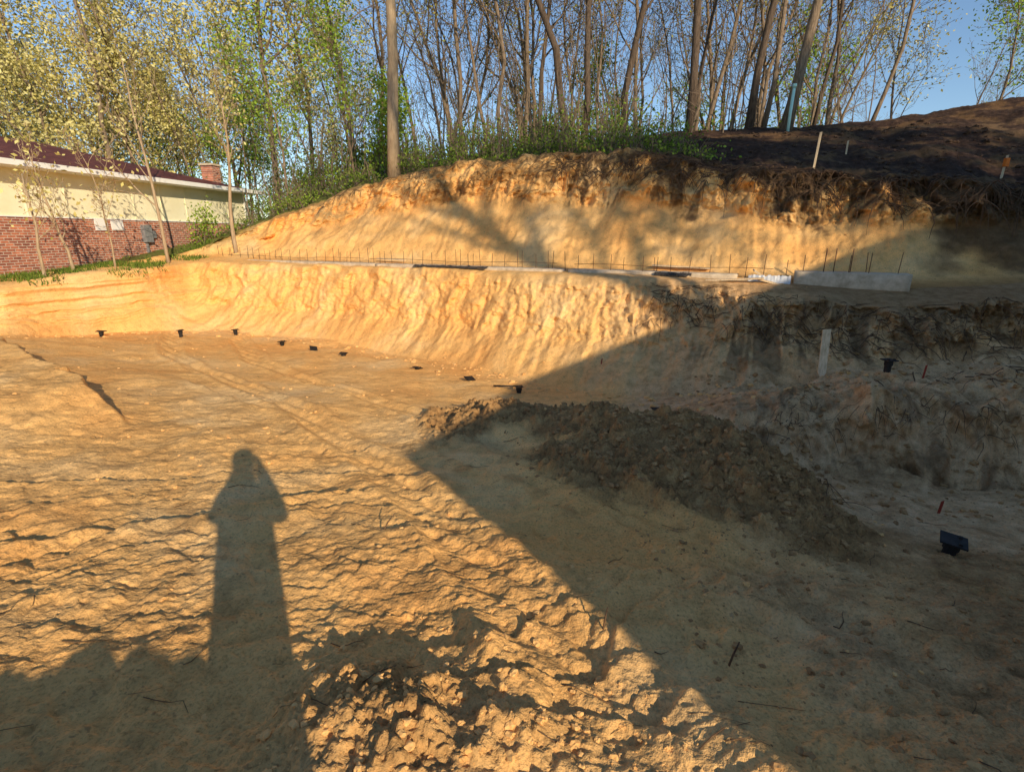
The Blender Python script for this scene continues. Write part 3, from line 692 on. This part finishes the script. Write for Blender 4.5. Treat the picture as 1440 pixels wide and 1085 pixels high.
for i in range(500):
    j=random.random(); k=int(j*(len(k5)-2)); f=random.random(); a,b=k5[k],k5[k+1]
    pts.append((a[0]+(b[0]-a[0])*f+random.gauss(0,.3),a[1]+(b[1]-a[1])*f-abs(random.gauss(0,.5)),.015+.05*random.random()**4))
clods('sand_clods',pts,M_sandc)
M_root=simple('root_brown',(.06,.034,.02),(.20,.12,.065),15,.9,.4,.004)
mb=MB()
for i in range(190):
    y=1.0+9*random.random()**1.5; x=random.uniform(-.9,.75)*(y+1)
    a=random.uniform(-.6,1.2); L=random.uniform(.06,.28); z=gz(x,y)
    P=[]
    for k in range(5):
        xx=x+math.cos(a)*L*k/4; yy=y+math.sin(a)*L*k/4; P.append((xx,yy,gz(xx,yy)+.002+random.random()*.008)); a+=random.gauss(0,.15)
    tube(mb,P,np.linspace(1,.4,5)*random.uniform(.0012,.0035),4)
for (x,y,lx,ly,h) in ((1.02,1.95,.05,.02,.12),(.45,2.1,.03,.05,.1),(-.9,3.1,.08,.1,.08)):
    z=gz(x,y); tube(mb,[(x,y,z-.03),(x+lx*.5,y+ly*.5,z+h*.5),(x+lx,y+ly,z+h)],[.006,.005,.003],5)
mb.obj('twigs',[M_root])
mb=MB()
def roots(n,x0,x1,lo,hi,Lr,rr,cx=rimx,cy=rimy,cz=np.array([a[2] for a in k10]),reach=1.5):
    for i in range(n):
        x=random.uniform(x0,x1); ry=float(np.interp(x,cx,cy)); rz=float(np.interp(x,cx,cz))
        zt=rz-random.uniform(lo,hi)
        h,l,nn,ii=ground.ray_cast(Vector((x-.1,ry-6 if ry>10 else ry-2.5,zt)),Vector((.05,1,0)).normalized())
        if not h or l.y>ry+reach: continue
        P=[l+Vector((0,.05,.02))]; d=Vector((random.gauss(0,.6),-.45,random.uniform(-.3,.3)))
        L=random.uniform(*Lr)
        for k in range(5):
            P.append(P[-1]+d*L/5); d+=Vector((random.gauss(0,.22),.03,-.38)); d.normalize()
            g=gz(P[-1].x,P[-1].y,-9)
            if P[-1].z<g: P[-1].z=g+.02
        tube(mb,[list(p) for p in P],np.linspace(1,.3,6)*random.uniform(*rr),4,0,False)
roots(800,1.0,10.6,0,.75,(.3,1.2),(.004,.016))
roots(200,-7,2,-.02,.25,(.2,.7),(.003,.010))
roots(150,-4,4,.2,1.1,(.3,.9),(.003,.010))
c7=np.array(k7); roots(450,2.6,8.5,.05,.85,(.2,1.0),(.003,.010),c7[:,0],c7[:,1],c7[:,2])
c4=np.array(k4b); roots(160,3.0,6.5,.02,.5,(.15,.5),(.002,.006),c4[:,0],c4[:,1],c4[:,2],1.0)
mb.obj('exposed_roots',[M_root])
print('props',time.time()-T0)

# ------------------------------------------------------------ photographer (stands behind the camera)
def skin_body(name,verts,edges,root,mat,sub=2):
    me=bpy.data.meshes.new(name); me.from_pydata([v[:3] for v in verts],edges,[]); me.update()
    o=bpy.data.objects.new(name,me); COL.objects.link(o)
    md=o.modifiers.new('skin','SKIN'); md.use_smooth_shade=True
    for i,v in enumerate(verts):
        sv=me.skin_vertices[0].data[i]; sv.radius=(v[3],v[4] if len(v)>4 else v[3]); sv.use_root=(i==root)
    s=o.modifiers.new('sub','SUBSURF'); s.levels=sub; s.render_levels=sub; me.materials.append(mat); return o
M_coat=simple('dark_coat',(.03,.035,.05),(.06,.065,.09),12,.85,.3,.004)
fx,fy=-.03,-.22; zf=gz(fx,fy)
hx=.0
V=[(hx-.01,fy-.02,-.82,.185,.13),(hx,fy-.02,-.56,.185,.125),(hx,fy-.02,-.30,.185,.12),(hx+.01,fy-.01,-.13,.085,.08),(hx+.02,fy+.01,.05,.125,.125),(hx+.02,fy+.0,.18,.10,.10)]
E=[(0,1),(1,2),(2,3),(3,4),(4,5)]
for s in (-1,1):
    b=len(V); V+=[(hx+s*.16,fy,-.27,.08),(hx+s*.25,fy+.05,-.42,.062),(hx*.6+s*.17,fy+.10,-.26,.065),(s*.11,fy+.13,-.13,.055),(s*.075,fy+.175,-.035,.032,.038)]
    E+=[(2,b),(b,b+1),(b+1,b+2),(b+2,b+3),(b+3,b+4)]
    for f in range(4):
        c=len(V); zz=.010-.022*f; V+=[(s*.072,fy+.188,zz,.009),(s*.055,fy+.195,zz+.004,.008),(s*(.035+.006*(f%2)),fy+.193,zz+.004,.007)]; E+=[(b+4,c),(c,c+1),(c+1,c+2)]
    c=len(V); V+=[(s*.070,fy+.17,-.05,.010),(s*.052,fy+.168,-.04,.008)]; E+=[(b+4,c),(c,c+1)]
    l=len(V); V+=[(fx+s*.085,fy,-1.0,.11,.105),(fx+s*.09,fy+.02,-1.24,.08),(fx+s*.10,fy-.01,zf+.12,.058),(fx+s*.11,fy+.10,zf+.05,.05,.045)]
    E+=[(0,l),(l,l+1),(l+1,l+2),(l+2,l+3)]
ph=skin_body('photographer',V,E,0,M_coat)
mb=MB(); box(mb,(-.075,-.034,-.060),(.075,-.026,.012)); o=mb.obj('phone',[M_blk],False); o.parent=ph

# ------------------------------------------------------------ light, sky, camera
w=bpy.data.worlds.new('World'); scn.world=w; w.use_nodes=True; nt=w.node_tree
sk=nt.nodes.new('ShaderNodeTexSky'); sk.sky_type='NISHITA'; sk.sun_disc=False; sk.sun_elevation=math.radians(21.4); sk.sun_rotation=math.radians(151.2)
sk.air_density=1.0; sk.dust_density=.0; sk.ozone_density=3.0
nt.links.new(sk.outputs[0],nt.nodes['Background'].inputs[0]); nt.nodes['Background'].inputs[1].default_value=.15
sl_=bpy.data.lights.new('sun','SUN'); sl_.energy=5; sl_.angle=math.radians(.5); sl_.color=(1,.83,.59)
so=bpy.data.objects.new('sun',sl_); COL.objects.link(so); so.rotation_euler=SUN.to_track_quat('-Z','Y').to_euler()
cam=bpy.data.cameras.new('camera'); cam.sensor_width=36; cam.lens=18; cam.clip_start=.01; cam.clip_end=1500
c=bpy.data.objects.new('camera',cam); COL.objects.link(c); c.rotation_euler=(math.radians(90-16.4),0,0); scn.camera=c
scn.view_settings.view_transform='Standard'; scn.view_settings.look='None'; scn.view_settings.exposure=0
print('done',time.time()-T0)
